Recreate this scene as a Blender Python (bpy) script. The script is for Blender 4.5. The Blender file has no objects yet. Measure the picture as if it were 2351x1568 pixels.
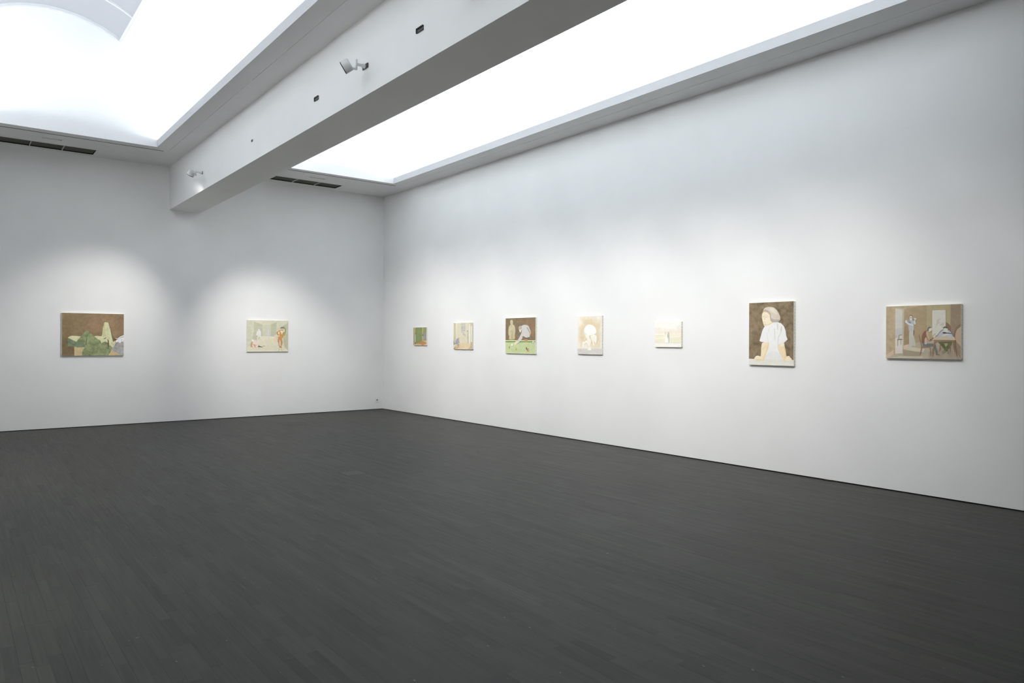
import bpy, bmesh, math, random
import numpy as np
from mathutils import Vector, Matrix

random.seed(7)
S = bpy.context.scene
COL = S.collection

# ------------------------------------------------------------------ camera
# photo frame 2351 x 1568; corner of the two walls at the origin, right wall
# in the plane x = 0, back wall in the plane y = 0, floor z = 0
FPX, YAW, PITCH, ROLL = 1657.45, 0.6639, -0.0002, 0.0042
CAM = Vector((-7.556, -14.2685, 1.5))
fw = Vector((math.sin(YAW) * math.cos(PITCH), math.cos(YAW) * math.cos(PITCH), math.sin(PITCH)))
r0 = Vector((math.cos(YAW), -math.sin(YAW), 0))
u0 = r0.cross(fw)
cr = r0 * math.cos(ROLL) + u0 * math.sin(ROLL)
cu = -r0 * math.sin(ROLL) + u0 * math.cos(ROLL)
cam_d = bpy.data.cameras.new('camera')
cam = bpy.data.objects.new('camera', cam_d)
COL.objects.link(cam)
cam_d.sensor_fit = 'HORIZONTAL'
cam_d.sensor_width = 36.0
cam_d.lens = FPX / 2351 * 36.0
cam_d.clip_start = 0.05
cam_d.clip_end = 200
cam.matrix_world = Matrix(((cr.x, cu.x, -fw.x, CAM.x), (cr.y, cu.y, -fw.y, CAM.y),
                           (cr.z, cu.z, -fw.z, CAM.z), (0, 0, 0, 1)))
S.camera = cam


def px_of(p):
    d = Vector(p) - CAM
    z = d.dot(fw)
    return (1175.5 + FPX * d.dot(cr) / z, 784 - FPX * d.dot(cu) / z, z)


def on_plane(px, axis, val):
    d = fw + cr * ((px[0] - 1175.5) / FPX) - cu * ((px[1] - 784) / FPX)
    return CAM + d * ((val - CAM[axis]) / d[axis])


# ------------------------------------------------------------------ world, exposure
w = bpy.data.worlds.new('world')
S.world = w
w.use_nodes = True
w.node_tree.nodes['Background'].inputs[0].default_value = (0.72, 0.8, 0.9, 1)
w.node_tree.nodes['Background'].inputs[1].default_value = 0.6
S.view_settings.view_transform = 'Standard'
S.view_settings.look = 'None'
S.view_settings.gamma = 1.0
S.view_settings.use_curve_mapping = False
S.view_settings.exposure = 0.11
S.cycles.max_bounces = 6
S.cycles.diffuse_bounces = 5
S.cycles.glossy_bounces = 2
S.cycles.transmission_bounces = 2
S.cycles.caustics_reflective = False
S.cycles.caustics_refractive = False
S.cycles.use_adaptive_sampling = True
S.cycles.adaptive_threshold = 0.02
S.cycles.sample_clamp_indirect = 0.0

COVE_W = ((200.0, 92.0), (155.0, 42.0))  # watts of the (left, right) cove lamp: bay by the painted wall, other bay
SPOT_W = 245.0
PANE_E = 0.43
COVE_C = (0.875, 0.94, 1.0)
SPOT_C = (1.0, 0.972, 0.925)

# ------------------------------------------------------------------ dimensions
ZC = 4.658                       # soffit
SLAB = 4.70                      # top of the soffit slab = floor of the coves
LIP = 4.776                      # top of the cove upstand
XL, YF = -8.2, -22.0             # far left wall, wall behind the camera
BX1, BX2, BZ = -4.3666, -3.8333, 3.878
WY0, WY1 = -1.36, -11.75          # wells in the ceiling, back and front end
VR, VZ = 1.6, 4.9                # vault radius, springing height
BAYS = [dict(x0=BX2, x1=0.0, xc=-1.93, w0=-3.32, w1=-0.50),
        dict(x0=XL, x1=BX1, xc=-6.283, w0=-7.71, w1=-4.855)]


def skew(x, y):
    """the right well's outer edge runs a little out of parallel with the wall"""
    return x - max(0.0, -y - 1.4) * 0.0094


# ------------------------------------------------------------------ helpers
def lin(c):
    out = []
    for v in c:
        v = v / 255
        out.append(v / 12.92 if v <= 0.04045 else ((v + 0.055) / 1.055) ** 2.4)
    return tuple(out)


class MB:
    def __init__(self):
        self.v, self.f = [], []

    def quad(self, a, b, c, d):
        n = len(self.v)
        self.v += [tuple(a), tuple(b), tuple(c), tuple(d)]
        self.f.append((n, n + 1, n + 2, n + 3))
        return self

    def box(self, lo, hi):
        x0, y0, z0 = lo
        x1, y1, z1 = hi
        n = len(self.v)
        self.v += [(x0, y0, z0), (x1, y0, z0), (x1, y1, z0), (x0, y1, z0),
                   (x0, y0, z1), (x1, y0, z1), (x1, y1, z1), (x0, y1, z1)]
        for q in ((0, 3, 2, 1), (4, 5, 6, 7), (0, 1, 5, 4), (1, 2, 6, 5), (2, 3, 7, 6), (3, 0, 4, 7)):
            self.f.append(tuple(n + i for i in q))
        return self

    def bar(self, a, b, w_, t, up=(0, 0, 1)):
        """rectangular bar from a to b, width w_ across, t along up"""
        a, b = Vector(a), Vector(b)
        d = (b - a).normalized()
        upv = Vector(up)
        if abs(d.dot(upv)) > 0.95:
            upv = Vector((0, 1, 0))
        s = d.cross(upv).normalized() * (w_ / 2)
        q = s.cross(d).normalized() * (t / 2)
        n = len(self.v)
        for e in (a, b):
            for k in ((-1, -1), (1, -1), (1, 1), (-1, 1)):
                self.v.append(tuple(e + s * k[0] + q * k[1]))
        for k in ((0, 3, 2, 1), (4, 5, 6, 7), (0, 1, 5, 4), (1, 2, 6, 5), (2, 3, 7, 6), (3, 0, 4, 7)):
            self.f.append(tuple(n + i for i in k))
        return self

    def lathe(self, o, d, prof, seg=32):
        """profile [(t along d, radius)] turned about the axis o + t d"""
        o, d = Vector(o), Vector(d).normalized()
        s = d.cross(Vector((0, 0, 1)) if abs(d.z) < .95 else Vector((1, 0, 0))).normalized()
        q = d.cross(s)
        n = len(self.v)
        for t, rr in prof:
            for k in range(seg):
                a = 2 * math.pi * k / seg
                self.v.append(tuple(o + d * t + (s * math.cos(a) + q * math.sin(a)) * rr))
        for i in range(len(prof) - 1):
            for k in range(seg):
                k2 = (k + 1) % seg
                self.f.append((n + i * seg + k, n + i * seg + k2, n + (i + 1) * seg + k2, n + (i + 1) * seg + k))
        self.f.append(tuple(n + k for k in range(seg))[::-1])
        self.f.append(tuple(n + (len(prof) - 1) * seg + k for k in range(seg)))
        return self

    def mesh(self, name, mat, smooth=False, angle=0.6):
        me = bpy.data.meshes.new(name)
        me.from_pydata(self.v, [], self.f)
        me.materials.append(mat)
        if smooth:
            bm = bmesh.new()
            bm.from_mesh(me)
            bmesh.ops.remove_doubles(bm, verts=bm.verts, dist=1e-5)
            bm.to_mesh(me)
            bm.free()
            me.polygons.foreach_set('use_smooth', [True] * len(me.polygons))
            me.set_sharp_from_angle(angle=angle)
        me.update()
        return me

    def build(self, name, mat, parent=None, smooth=False, bevel=0.0, **tags):
        o = bpy.data.objects.new(name, self.mesh(name, mat, smooth))
        COL.objects.link(o)
        if parent is not None:
            o.parent = parent
        if bevel:
            m = o.modifiers.new('bevel', 'BEVEL')
            m.width = bevel
            m.segments = 2
            m.limit_method = 'ANGLE'
        for k, v in tags.items():
            o[k] = v
        return o


def thing(name, loc, label, category, group=None, rz=0.0):
    o = bpy.data.objects.new(name, None)
    COL.objects.link(o)
    o.location = loc
    o.rotation_euler = (0, 0, rz)
    o.empty_display_size = 0.1
    o['label'] = label
    o['category'] = category
    if group:
        o['group'] = group
    return o


# ------------------------------------------------------------------ materials
def mat(name, color, rough=0.6, spec=0.3, metal=0.0, emit=None, estr=0.0):
    m = bpy.data.materials.new(name)
    m.use_nodes = True
    b = m.node_tree.nodes['Principled BSDF']
    b.inputs['Base Color'].default_value = (*color, 1)
    b.inputs['Roughness'].default_value = rough
    b.inputs['Specular IOR Level'].default_value = spec
    b.inputs['Metallic'].default_value = metal
    if emit:
        b.inputs['Emission Color'].default_value = (*emit, 1)
        b.inputs['Emission Strength'].default_value = estr
    return m


def nodes(m):
    return m.node_tree.nodes, m.node_tree.links, m.node_tree.nodes['Principled BSDF']


def plaster(name, color, amp=0.018):
    m = mat(name, color, 0.85, 0.2)
    N, L, b = nodes(m)
    g = N.new('ShaderNodeNewGeometry')
    n1 = N.new('ShaderNodeTexNoise')
    n1.inputs['Scale'].default_value = 1.3
    n1.inputs['Detail'].default_value = 2
    L.new(g.outputs['Position'], n1.inputs['Vector'])
    mr = N.new('ShaderNodeMapRange')
    mr.inputs['From Min'].default_value = 0.3
    mr.inputs['From Max'].default_value = 0.7
    mr.inputs['To Min'].default_value = 1 - amp
    mr.inputs['To Max'].default_value = 1 + amp
    L.new(n1.outputs['Fac'], mr.inputs['Value'])
    mx = N.new('ShaderNodeVectorMath')
    mx.operation = 'SCALE'
    mx.inputs[0].default_value = color
    L.new(mr.outputs[0], mx.inputs['Scale'])
    L.new(mx.outputs[0], b.inputs['Base Color'])
    return m


M_WALL = plaster('white_wall_paint', (0.865, 0.865, 0.855))
M_CEIL = plaster('white_ceiling_paint', (0.82, 0.82, 0.81))
M_VAULT = plaster('white_vault_paint', (0.86, 0.865, 0.87), 0.004)
M_LIP = plaster('dimmed_white_trim_paint', (0.60, 0.605, 0.615), 0.005)  # white upstand paint greyed: weaker light is put into its colour
M_GAP = mat('black_gap', (0.012, 0.012, 0.011), 0.9, 0.1)
M_WHITE = mat('white_lacquer', (0.74, 0.75, 0.75), 0.42, 0.4)
M_FRAME = mat('white_frame_metal', (0.72, 0.73, 0.74), 0.5, 0.4)
M_BLACK = mat('black_plastic', (0.014, 0.014, 0.013), 0.5, 0.4)
M_TERM = mat('grey_terminal', (0.075, 0.075, 0.065), 0.5, 0.4)
M_BLADE = mat('dark_louvre_metal', (0.11, 0.11, 0.09), 0.55, 0.3)
M_DIV = mat('grey_divider_metal', (0.62, 0.62, 0.6), 0.5, 0.3)
M_LENS = mat('frosted_lens', (0.8, 0.8, 0.78), 0.3, 0.5, emit=(1, .96, .88), estr=2.0)
M_PLATE = mat('brushed_floor_lid', (0.066, 0.066, 0.061), 0.55, 0.35, 0.2)
M_PLATE2 = mat('worn_floor_lid', (0.062, 0.061, 0.055), 0.6, 0.3)
M_SOCK = mat('white_socket_plastic', (0.80, 0.80, 0.78), 0.35, 0.5)
M_LED = mat('green_led', (0.2, 0.8, 0.5), 0.4, 0.4, emit=(0.45, 1, 0.75), estr=0.8)
M_DIFF = mat('grey_white_diffuser', (0.66, 0.66, 0.66), 0.35, 0.4)
M_TACK = mat('dark_tack', (0.06, 0.055, 0.05), 0.4, 0.5, 0.5)
M_LINEN = plaster('primed_canvas', (0.86, 0.83, 0.75), 0.03)
M_TUBE = mat('cove_tube', (0.9, 0.9, 0.9), 0.3, 0.4, emit=COVE_C, estr=4.0)
M_PANE = mat('opal_skylight_pane', (0.12, 0.125, 0.13), 0.35, 0.4, emit=(0.84, 0.90, 1.0), estr=PANE_E)

for m_ in (M_LENS, M_LED, M_TUBE, M_PANE):
    m_.cycles.emission_sampling = 'NONE'


def floor_material():
    m = mat('grey_stained_parquet', (0.07, 0.07, 0.066), 0.5, 0.27)
    N, L, b = nodes(m)
    g = N.new('ShaderNodeNewGeometry')
    at = N.new('ShaderNodeAttribute')
    at.attribute_name = 'tone'
    off = N.new('ShaderNodeVectorMath')
    off.operation = 'MULTIPLY_ADD'
    L.new(at.outputs['Vector'], off.inputs[0])
    off.inputs[1].default_value = (31.0, 57.0, 13.0)
    L.new(g.outputs['Position'], off.inputs[2])

    def noise(vec, sc, scale, det=4, rough=0.6):
        mp = N.new('ShaderNodeMapping')
        mp.inputs['Scale'].default_value = sc
        L.new(vec, mp.inputs['Vector'])
        n = N.new('ShaderNodeTexNoise')
        n.inputs['Scale'].default_value = scale
        n.inputs['Detail'].default_value = det
        n.inputs['Roughness'].default_value = rough
        L.new(mp.outputs[0], n.inputs['Vector'])
        return n.outputs['Fac']

    def rng(v, a, c, lo, hi):
        r = N.new('ShaderNodeMapRange')
        for k, x in zip(('From Min', 'From Max', 'To Min', 'To Max'), (a, c, lo, hi)):
            r.inputs[k].default_value = x
        L.new(v, r.inputs['Value'])
        return r.outputs[0]

    def mul(a, c):
        x = N.new('ShaderNodeMath')
        x.operation = 'MULTIPLY'
        L.new(a, x.inputs[0])
        if isinstance(c, float):
            x.inputs[1].default_value = c
        else:
            L.new(c, x.inputs[1])
        return x.outputs[0]

    grain = noise(off.outputs[0], (60, 1.6, 1), 1.0, 6)
    streak = noise(g.outputs['Position'], (14, 0.9, 1), 1.0, 5)
    patch = noise(g.outputs['Position'], (1, 0.6, 1), 1.4, 4)
    sep = N.new('ShaderNodeSeparateXYZ')
    L.new(at.outputs['Vector'], sep.inputs[0])
    tone = rng(sep.outputs['X'], 0, 1, 0.74, 1.2)
    v = mul(mul(tone, rng(grain, .25, .75, .84, 1.16)), mul(rng(streak, .25, .75, .82, 1.18), rng(patch, .25, .75, .88, 1.12)))
    # worn pale chips and scuffs
    chips = noise(g.outputs['Position'], (20, 11, 1), 1.6, 2, 0.5)
    c1 = rng(chips, 0.745, 0.775, 0.0, 0.7)
    scr = noise(g.outputs['Position'], (70, 2.2, 1), 0.9, 1, 0.4)
    c2 = rng(scr, 0.80, 0.86, 0.0, 0.5)
    ad = N.new('ShaderNodeMath')
    ad.operation = 'MAXIMUM'
    L.new(c1, ad.inputs[0])
    L.new(c2, ad.inputs[1])
    # one polished, paler round patch on the boards
    ds = N.new('ShaderNodeVectorMath')
    ds.operation = 'DISTANCE'
    L.new(g.outputs['Position'], ds.inputs[0])
    ds.inputs[1].default_value = (-3.31, -9.95, 0)
    pl = rng(ds.outputs['Value'], 0.20, 0.30, 0.045, 0.0)
    ad2 = N.new('ShaderNodeMath')
    ad2.operation = 'ADD'
    L.new(ad.outputs[0], ad2.inputs[0])
    L.new(pl, ad2.inputs[1])
    base = N.new('ShaderNodeMix')
    base.data_type = 'RGBA'
    base.inputs['A'].default_value = (0.0415, 0.0400, 0.0345, 1)
    base.inputs['B'].default_value = (0.0380, 0.0388, 0.0330, 1)
    L.new(rng(noise(g.outputs['Position'], (1, 1, 1), 0.8, 3), .35, .65, 0, 1), base.inputs['Factor'])
    sc = N.new('ShaderNodeVectorMath')
    sc.operation = 'SCALE'
    L.new(base.outputs['Result'], sc.inputs[0])
    L.new(v, sc.inputs['Scale'])
    fin = N.new('ShaderNodeMix')
    fin.data_type = 'RGBA'
    fin.inputs['B'].default_value = (0.22, 0.22, 0.21, 1)
    L.new(sc.outputs[0], fin.inputs['A'])
    L.new(ad2.outputs[0], fin.inputs['Factor'])
    L.new(fin.outputs['Result'], b.inputs['Base Color'])
    L.new(rng(grain, .2, .8, .42, .60), b.inputs['Roughness'])
    bp = N.new('ShaderNodeBump')
    bp.inputs['Strength'].default_value = 0.12
    bp.inputs['Distance'].default_value = 0.002
    L.new(grain, bp.inputs['Height'])
    L.new(bp.outputs[0], b.inputs['Normal'])
    return m


M_FLOOR = floor_material()


def paint_material():
    m = mat('oil_paint', (0.5, 0.5, 0.5), 0.7, 0.2)
    N, L, b = nodes(m)
    at = N.new('ShaderNodeAttribute')
    at.attribute_name = 'paint'
    tc = N.new('ShaderNodeTexCoord')
    fac = None
    for sc, amp in ((7.0, 1.5), (22.0, 1.7), (120.0, 0.8)):
        n = N.new('ShaderNodeTexNoise')
        n.inputs['Scale'].default_value = sc
        n.inputs['Detail'].default_value = 4
        L.new(tc.outputs['Object'], n.inputs['Vector'])
        r = N.new('ShaderNodeMapRange')
        r.inputs['From Min'].default_value = 0.3
        r.inputs['From Max'].default_value = 0.7
        r.inputs['To Min'].default_value = -amp
        r.inputs['To Max'].default_value = amp
        r.clamp = False
        L.new(n.outputs['Fac'], r.inputs['Value'])
        if fac is None:
            fac = r.outputs[0]
        else:
            a = N.new('ShaderNodeMath')
            L.new(fac, a.inputs[0])
            L.new(r.outputs[0], a.inputs[1])
            fac = a.outputs[0]
    k = N.new('ShaderNodeMath')
    k.operation = 'MULTIPLY_ADD'
    L.new(fac, k.inputs[0])
    L.new(at.outputs['Alpha'], k.inputs[1])
    k.inputs[2].default_value = 1.0
    s = N.new('ShaderNodeVectorMath')
    s.operation = 'SCALE'
    L.new(at.outputs['Color'], s.inputs[0])
    L.new(k.outputs[0], s.inputs['Scale'])
    L.new(s.outputs[0], b.inputs['Base Color'])
    return m


M_PAINT = paint_material()

# ------------------------------------------------------------------ room shell
GAP = 0.011


def structure(o):
    o['kind'] = 'structure'
    return o


structure(MB().box((0, YF - .2, GAP), (0.2, 0.2, 7.0)).build('wall_right', M_WALL))
structure(MB().box((XL - .2, 0, GAP), (0, 0.2, 7.0)).build('wall_back', M_WALL))
structure(MB().box((XL - .2, YF - .2, GAP), (XL, 0, 7.0)).build('wall_left', M_WALL))
structure(MB().box((XL, YF - .2, GAP), (0, YF, 7.0)).build('wall_front', M_WALL))
# recessed black shadow-gap strips under the walls
structure(MB().box((0.015, YF, -.02), (0.2, 0.2, GAP)).build('baseboard_right', M_GAP))
structure(MB().box((XL, 0.015, -.02), (0.015, 0.2, GAP)).build('baseboard_back', M_GAP))
structure(MB().box((XL - .2, YF, -.02), (XL - .015, 0.015, GAP)).build('baseboard_left', M_GAP))
structure(MB().box((XL - .015, YF - .2, -.02), (0.015, YF - .015, GAP)).build('baseboard_front', M_GAP))

floor = structure(MB().box((XL - .015, YF - .015, -0.06), (0.015, 0.015, -0.008)).build('floor', M_GAP))


def plank_mesh(rects, name):
    V, F, T = [], [], []
    for x0, x1, y0, y1, z, t, t2 in rects:
        n = len(V)
        V += [(x0, y0, z), (x1, y0, z), (x1, y1, z), (x0, y1, z),
              (x0, y0, -.008), (x1, y0, -.008), (x1, y1, -.008), (x0, y1, -.008)]
        F += [(n, n + 1, n + 2, n + 3), (n, n + 4, n + 5, n + 1), (n + 1, n + 5, n + 6, n + 2),
              (n + 2, n + 6, n + 7, n + 3), (n + 3, n + 7, n + 4, n)]
        T += [(t, t2, 0.0)] * 5
    me = bpy.data.meshes.new(name)
    me.from_pydata(V, [], F)
    me.materials.append(M_FLOOR)
    a = me.attributes.new('tone', 'FLOAT_VECTOR', 'FACE')
    a.data.foreach_set('vector', np.array(T, 'f').ravel())
    return me


rects = []
PW = 0.0575
x = 0.012
row = 0
HOLES = [(-4.058, -3.80, -6.852, -6.588), (-2.845, -2.435, -1.96, -1.345)]
while x > XL - 0.012:
    g = 0.0010 if row % 3 == 0 else 0.0002
    xa = max(x - PW, XL - .012)
    y = 0.012 + random.random() * 0.3
    tb = random.random()
    while y > YF - 0.01:
        ln = random.uniform(0.26, 0.62)
        ya, yb = max(y - ln, YF - .012), min(y, 0.012)
        y -= ln
        if yb - ya < 0.02:
            continue
        t = min(1, max(0, random.gauss(0.5, 0.2) + (tb - .5) * .25))
        if random.random() < 0.05:
            t = random.choice((0.0, 1.0))
        segs = [(xa, x, ya, yb)]
        for hx0, hx1, hy0, hy1 in HOLES:      # boards are cut around the two floor lids
            ns = []
            for sx0, sx1, sy0, sy1 in segs:
                if sx0 >= hx1 or sx1 <= hx0 or sy0 >= hy1 or sy1 <= hy0:
                    ns.append((sx0, sx1, sy0, sy1))
                    continue
                if sx0 < hx0:
                    ns.append((sx0, hx0, sy0, sy1))
                if sx1 > hx1:
                    ns.append((hx1, sx1, sy0, sy1))
                mx0, mx1 = max(sx0, hx0), min(sx1, hx1)
                if sy0 < hy0:
                    ns.append((mx0, mx1, sy0, hy0))
                if sy1 > hy1:
                    ns.append((mx0, mx1, hy1, sy1))
            segs = ns
        zz, t2 = -random.random() * 0.0004, random.random()
        for sx0, sx1, a_, b_ in segs:
            if b_ - a_ > .003 and sx1 - sx0 > .003:
                rects.append((sx0 + g / 2, sx1 - g / 2, a_ + .0001, b_ - .0001, zz, t, t2))
    x -= PW
    row += 1


def shown_area(rc):
    cx, cy = (rc[0] + rc[1]) / 2, (rc[2] + rc[3]) / 2
    u, v, z = px_of((cx, cy, 0))
    if z < 0.5 or not (0 < u < 2351 and 0 < v < 1568):
        return 0.0
    return (rc[1] - rc[0]) * (rc[3] - rc[2]) / z ** 3


rects.sort(key=shown_area, reverse=True)
for rc in rects[:300]:
    o = bpy.data.objects.new('plank', plank_mesh([rc], 'plank'))
    COL.objects.link(o)
    o.parent = floor
o = bpy.data.objects.new('plank_field', plank_mesh(rects[300:], 'plank_field'))
COL.objects.link(o)
o.parent = floor
o['kind'] = 'stuff'


# ---- ceiling: soffit plates with real openings
def plate(rect, holes, z, mb, dark):
    """flat plate at z with rectangular holes (x0,x1,y0,y1,depth,cap)"""
    X = sorted({rect[0], rect[1], *[h[0] for h in holes], *[h[1] for h in holes]})
    Y = sorted({rect[2], rect[3], *[h[2] for h in holes], *[h[3] for h in holes]})
    X = [v for v in X if rect[0] <= v <= rect[1]]
    Y = [v for v in Y if rect[2] <= v <= rect[3]]
    for i in range(len(X) - 1):
        for j in range(len(Y) - 1):
            cx, cy = (X[i] + X[i + 1]) / 2, (Y[j] + Y[j + 1]) / 2
            if any(h[0] < cx < h[1] and h[2] < cy < h[3] for h in holes):
                continue
            mb.quad((X[i], Y[j], z), (X[i], Y[j + 1], z), (X[i + 1], Y[j + 1], z), (X[i + 1], Y[j], z))
    for x0, x1, y0, y1, dep, cap in holes:
        if not dep:
            continue
        mh = dark if dep > .05 else mb
        for a, b in (((x0, y0), (x1, y0)), ((x1, y0), (x1, y1)), ((x1, y1), (x0, y1)), ((x0, y1), (x0, y0))):
            mh.quad((*a, z), (*b, z), (*b, z + dep), (*a, z + dep))
        if cap:
            mh.quad((x0, y0, z + dep), (x0, y1, z + dep), (x1, y1, z + dep), (x1, y0, z + dep))


VENTS = [(-2.597, -1.228, -0.562, -0.205), (-6.962, -5.605, -0.512, -0.135)]
ceil_mb, slot_mb = MB(), MB()
for b, vent in zip(BAYS, VENTS):
    holes = [(b['w0'], b['w1'], WY1, WY0, 0.0, False),
             (*vent, 0.16, True)]
    if b is BAYS[0]:
        holes += [(b['x0'] + .35, -0.375, -1.222, -1.196, 0.1, True),
                  (-0.320, -0.314, -12.2, -1.25, 0.006, True)]
    else:
        holes += [(b['x0'] + .35, -4.714, -1.166, -1.140, 0.1, True),
                  (-4.650, -4.644, -12.2, -1.288, 0.006, True)]
    plate((b['x0'], b['x1'], YF, 0), holes, ZC, ceil_mb, slot_mb)
    # cove floors behind the upstands, and plates above the end soffits that close the ceiling void
    for e, s in ((b['w0'], -1), (b['w1'], 1)):
        xs = b['xc'] + s * VR
        ceil_mb.quad((e, WY1, SLAB), (xs, WY1, SLAB), (xs, WY0, SLAB), (e, WY0, SLAB))
ceil_mb.v = [(skew(x_, y_) if abs(x_ + 0.50) < 1e-6 else x_, y_, z_) for x_, y_, z_ in ceil_mb.v]
ceiling = structure(ceil_mb.build('ceiling', M_CEIL))
slot_mb.build('air_slot_lining', M_GAP, ceiling)

ARC = 56
for b in BAYS:
    # thin upstand that hides the cove lamps
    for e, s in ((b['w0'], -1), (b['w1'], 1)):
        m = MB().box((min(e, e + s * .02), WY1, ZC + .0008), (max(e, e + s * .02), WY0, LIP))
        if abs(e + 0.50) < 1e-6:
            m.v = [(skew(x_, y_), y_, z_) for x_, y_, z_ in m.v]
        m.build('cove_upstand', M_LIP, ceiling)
    # barrel vault: side walls, curved shell with an opening for the skylight along the crown
    xc = b['xc']
    hw = 0.862                                # half width of the skylight
    a_open = math.asin(hw / VR)
    sh = MB()
    for s in (-1, 1):
        sh.quad((xc + s * VR, WY1, SLAB), (xc + s * VR, WY1, VZ), (xc + s * VR, WY0, VZ), (xc + s * VR, WY0, SLAB))
        n0 = 30
        for k in range(n0):
            a0 = math.pi / 2 - (math.pi / 2 - a_open) * k / n0
            a1 = math.pi / 2 - (math.pi / 2 - a_open) * (k + 1) / n0
            p0 = (xc + s * VR * math.sin(a0), VZ + VR * math.cos(a0))
            p1 = (xc + s * VR * math.sin(a1), VZ + VR * math.cos(a1))
            sh.quad((p0[0], WY1, p0[1]), (p1[0], WY1, p1[1]), (p1[0], WY0, p1[1]), (p0[0], WY0, p0[1]))
    vo = sh.build('vault', M_VAULT, ceiling)
    md = vo.modifiers.new('weld', 'WELD')
    md.merge_threshold = 0.0005
    vo.data.polygons.foreach_set('use_smooth', [True] * len(vo.data.polygons))
    # end walls of the vault
    for ye, s in ((WY0, 1), (WY1, -1)):
        pts = [(xc - VR, ZC + .0008), (xc - VR, VZ)]
        for k in range(1, ARC):
            a = -math.pi / 2 + math.pi * k / ARC
            pts.append((xc + VR * math.sin(a), VZ + VR * math.cos(a)))
        pts += [(xc + VR, VZ), (xc + VR, ZC + .0008)]
        e = MB()
        e.v = [(px, ye, pz) for px, pz in pts] + [(px, ye + s * .06, pz) for px, pz in pts]
        n = len(pts)
        e.f = [tuple(range(n)), tuple(range(n, 2 * n))[::-1]]
        e.f += [(i, (i + 1) % n, n + (i + 1) % n, n + i) for i in range(n)]
        e.build('vault_end_wall', M_VAULT, ceiling)

# skylights along the two crowns
for wi, b in enumerate(BAYS):
    xc = b['xc']
    win = bpy.data.objects.new('window_%d' % (2 - wi), None)
    COL.objects.link(win)
    win.location = (xc, WY0, VZ)
    win['kind'] = 'structure'
    hw = 0.862
    a_open = math.asin(hw / VR)
    bay = 1.045
    npan = int(round((WY0 - WY1) / bay))
    bay = (WY0 - WY1) / npan
    seg = 20

    def arc(a, rr):
        return rr * math.sin(a), rr * math.cos(a)

    def strip(mb, y0, y1, ri, ro, aa, ab):
        for k in range(seg):
            c0, c1 = aa + (ab - aa) * k / seg, aa + (ab - aa) * (k + 1) / seg
            (x0, z0), (x1, z1) = arc(c0, ri), arc(c1, ri)
            (X0, Z0), (X1, Z1) = arc(c0, ro), arc(c1, ro)
            mb.quad((x0, y0, z0), (x0, y1, z0), (x1, y1, z1), (x1, y0, z1))
            mb.quad((X0, y0, Z0), (X1, y0, Z1), (X1, y1, Z1), (X0, y1, Z0))
            mb.quad((x0, y0, z0), (x1, y0, z1), (X1, y0, Z1), (X0, y0, Z0))
            mb.quad((x0, y1, z0), (X0, y1, Z0), (X1, y1, Z1), (x1, y1, z1))
        for c, q in ((aa, 1), (ab, -1)):
            (x0, z0), (X0, Z0) = arc(c, ri), arc(c, ro)
            mb.quad((x0, y0, z0), (X0, y0, Z0), (X0, y1, Z0), (x0, y1, z0))
        return mb

    for k in range(npan):
        y1, y0 = -k * bay, -(k + 1) * bay
        strip(MB(), y0 + .004, y1 - .004, VR + .028, VR + .045, -a_open, a_open).build('pane', M_PANE, win, smooth=True)
        if k:
            strip(MB(), y1 - .016, y1 + .016, VR + .002, VR + .03, -a_open, a_open).build('rib', M_FRAME, win, smooth=True)
    strip(MB(), -.042, -.012, VR - .012, VR + .03, -a_open, a_open).build('end_frame', M_FRAME, win, smooth=True)
    strip(MB(), WY1 - WY0 + .012, WY1 - WY0 + .042, VR - .012, VR + .03, -a_open, a_open).build('end_frame', M_FRAME, win, smooth=True)
    for s in (-1, 1):
        aa, ab = sorted((s * a_open, s * (a_open + .022)))
        strip(MB(), WY1 - WY0 + .012, -.012, VR - .008, VR + .045, aa, ab).build('side_frame', M_FRAME, win, smooth=True)

# beam between the two bays
beam = structure(MB().box((BX1, YF + .001, BZ), (BX2, -.0005, 7.0)).build('ceiling_beam', M_WALL))
# roof slabs over the end soffits and outside the vaults close the void
for x0, x1 in ((XL, BX1), (BX2, 0.0)):
    MB().box((x0, WY0 + .06, 5.0), (x1, 0, 5.05)).build('void_cover', M_GAP, ceiling)
    MB().box((x0, YF, 5.0), (x1, WY1 - .06, 5.05)).build('void_cover', M_GAP, ceiling)

# ------------------------------------------------------------------ cove lamps
for b in BAYS:
    for e, s, lab in ((b['w0'], -1, 'inner'), (b['w1'], 1, 'outer')):
        side = 'beam' if (b is BAYS[0]) == (s < 0) else 'long wall'
        bay_n = 'vault by the seven paintings' if b is BAYS[0] else 'vault with the skylight'
        xm = (e + s * .02 + b['xc'] + s * VR) / 2 + s * .02
        t = thing('cove_light', (xm, (WY0 + WY1) / 2, SLAB),
                  'long cove lamp on the %s side of the %s' % (side, bay_n), 'lamp', 'cove lamps behind the upstands')
        hl = (WY0 - WY1) / 2 - .08
        MB().box((-.02, -hl, 0), (.02, hl, .036)).build('batten', M_WHITE, t)
        MB().lathe((0, -hl, .048), (0, 1, 0), [(0, .011), (2 * hl, .011)], 12).build('tube', M_TUBE, t, smooth=True)
        ld = bpy.data.lights.new('cove_glow', 'AREA')
        ld.shape = 'RECTANGLE'
        ld.size = .03
        ld.size_y = 2 * hl
        ld.energy = COVE_W[0 if b is BAYS[0] else 1][0 if s < 0 else 1]
        ld.color = COVE_C
        lo = bpy.data.objects.new('cove_glow', ld)
        COL.objects.link(lo)
        lo.parent = t
        lo.location = (0, 0, .066)
        lo.rotation_euler = (math.pi, -s * 0.35, 0)


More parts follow.
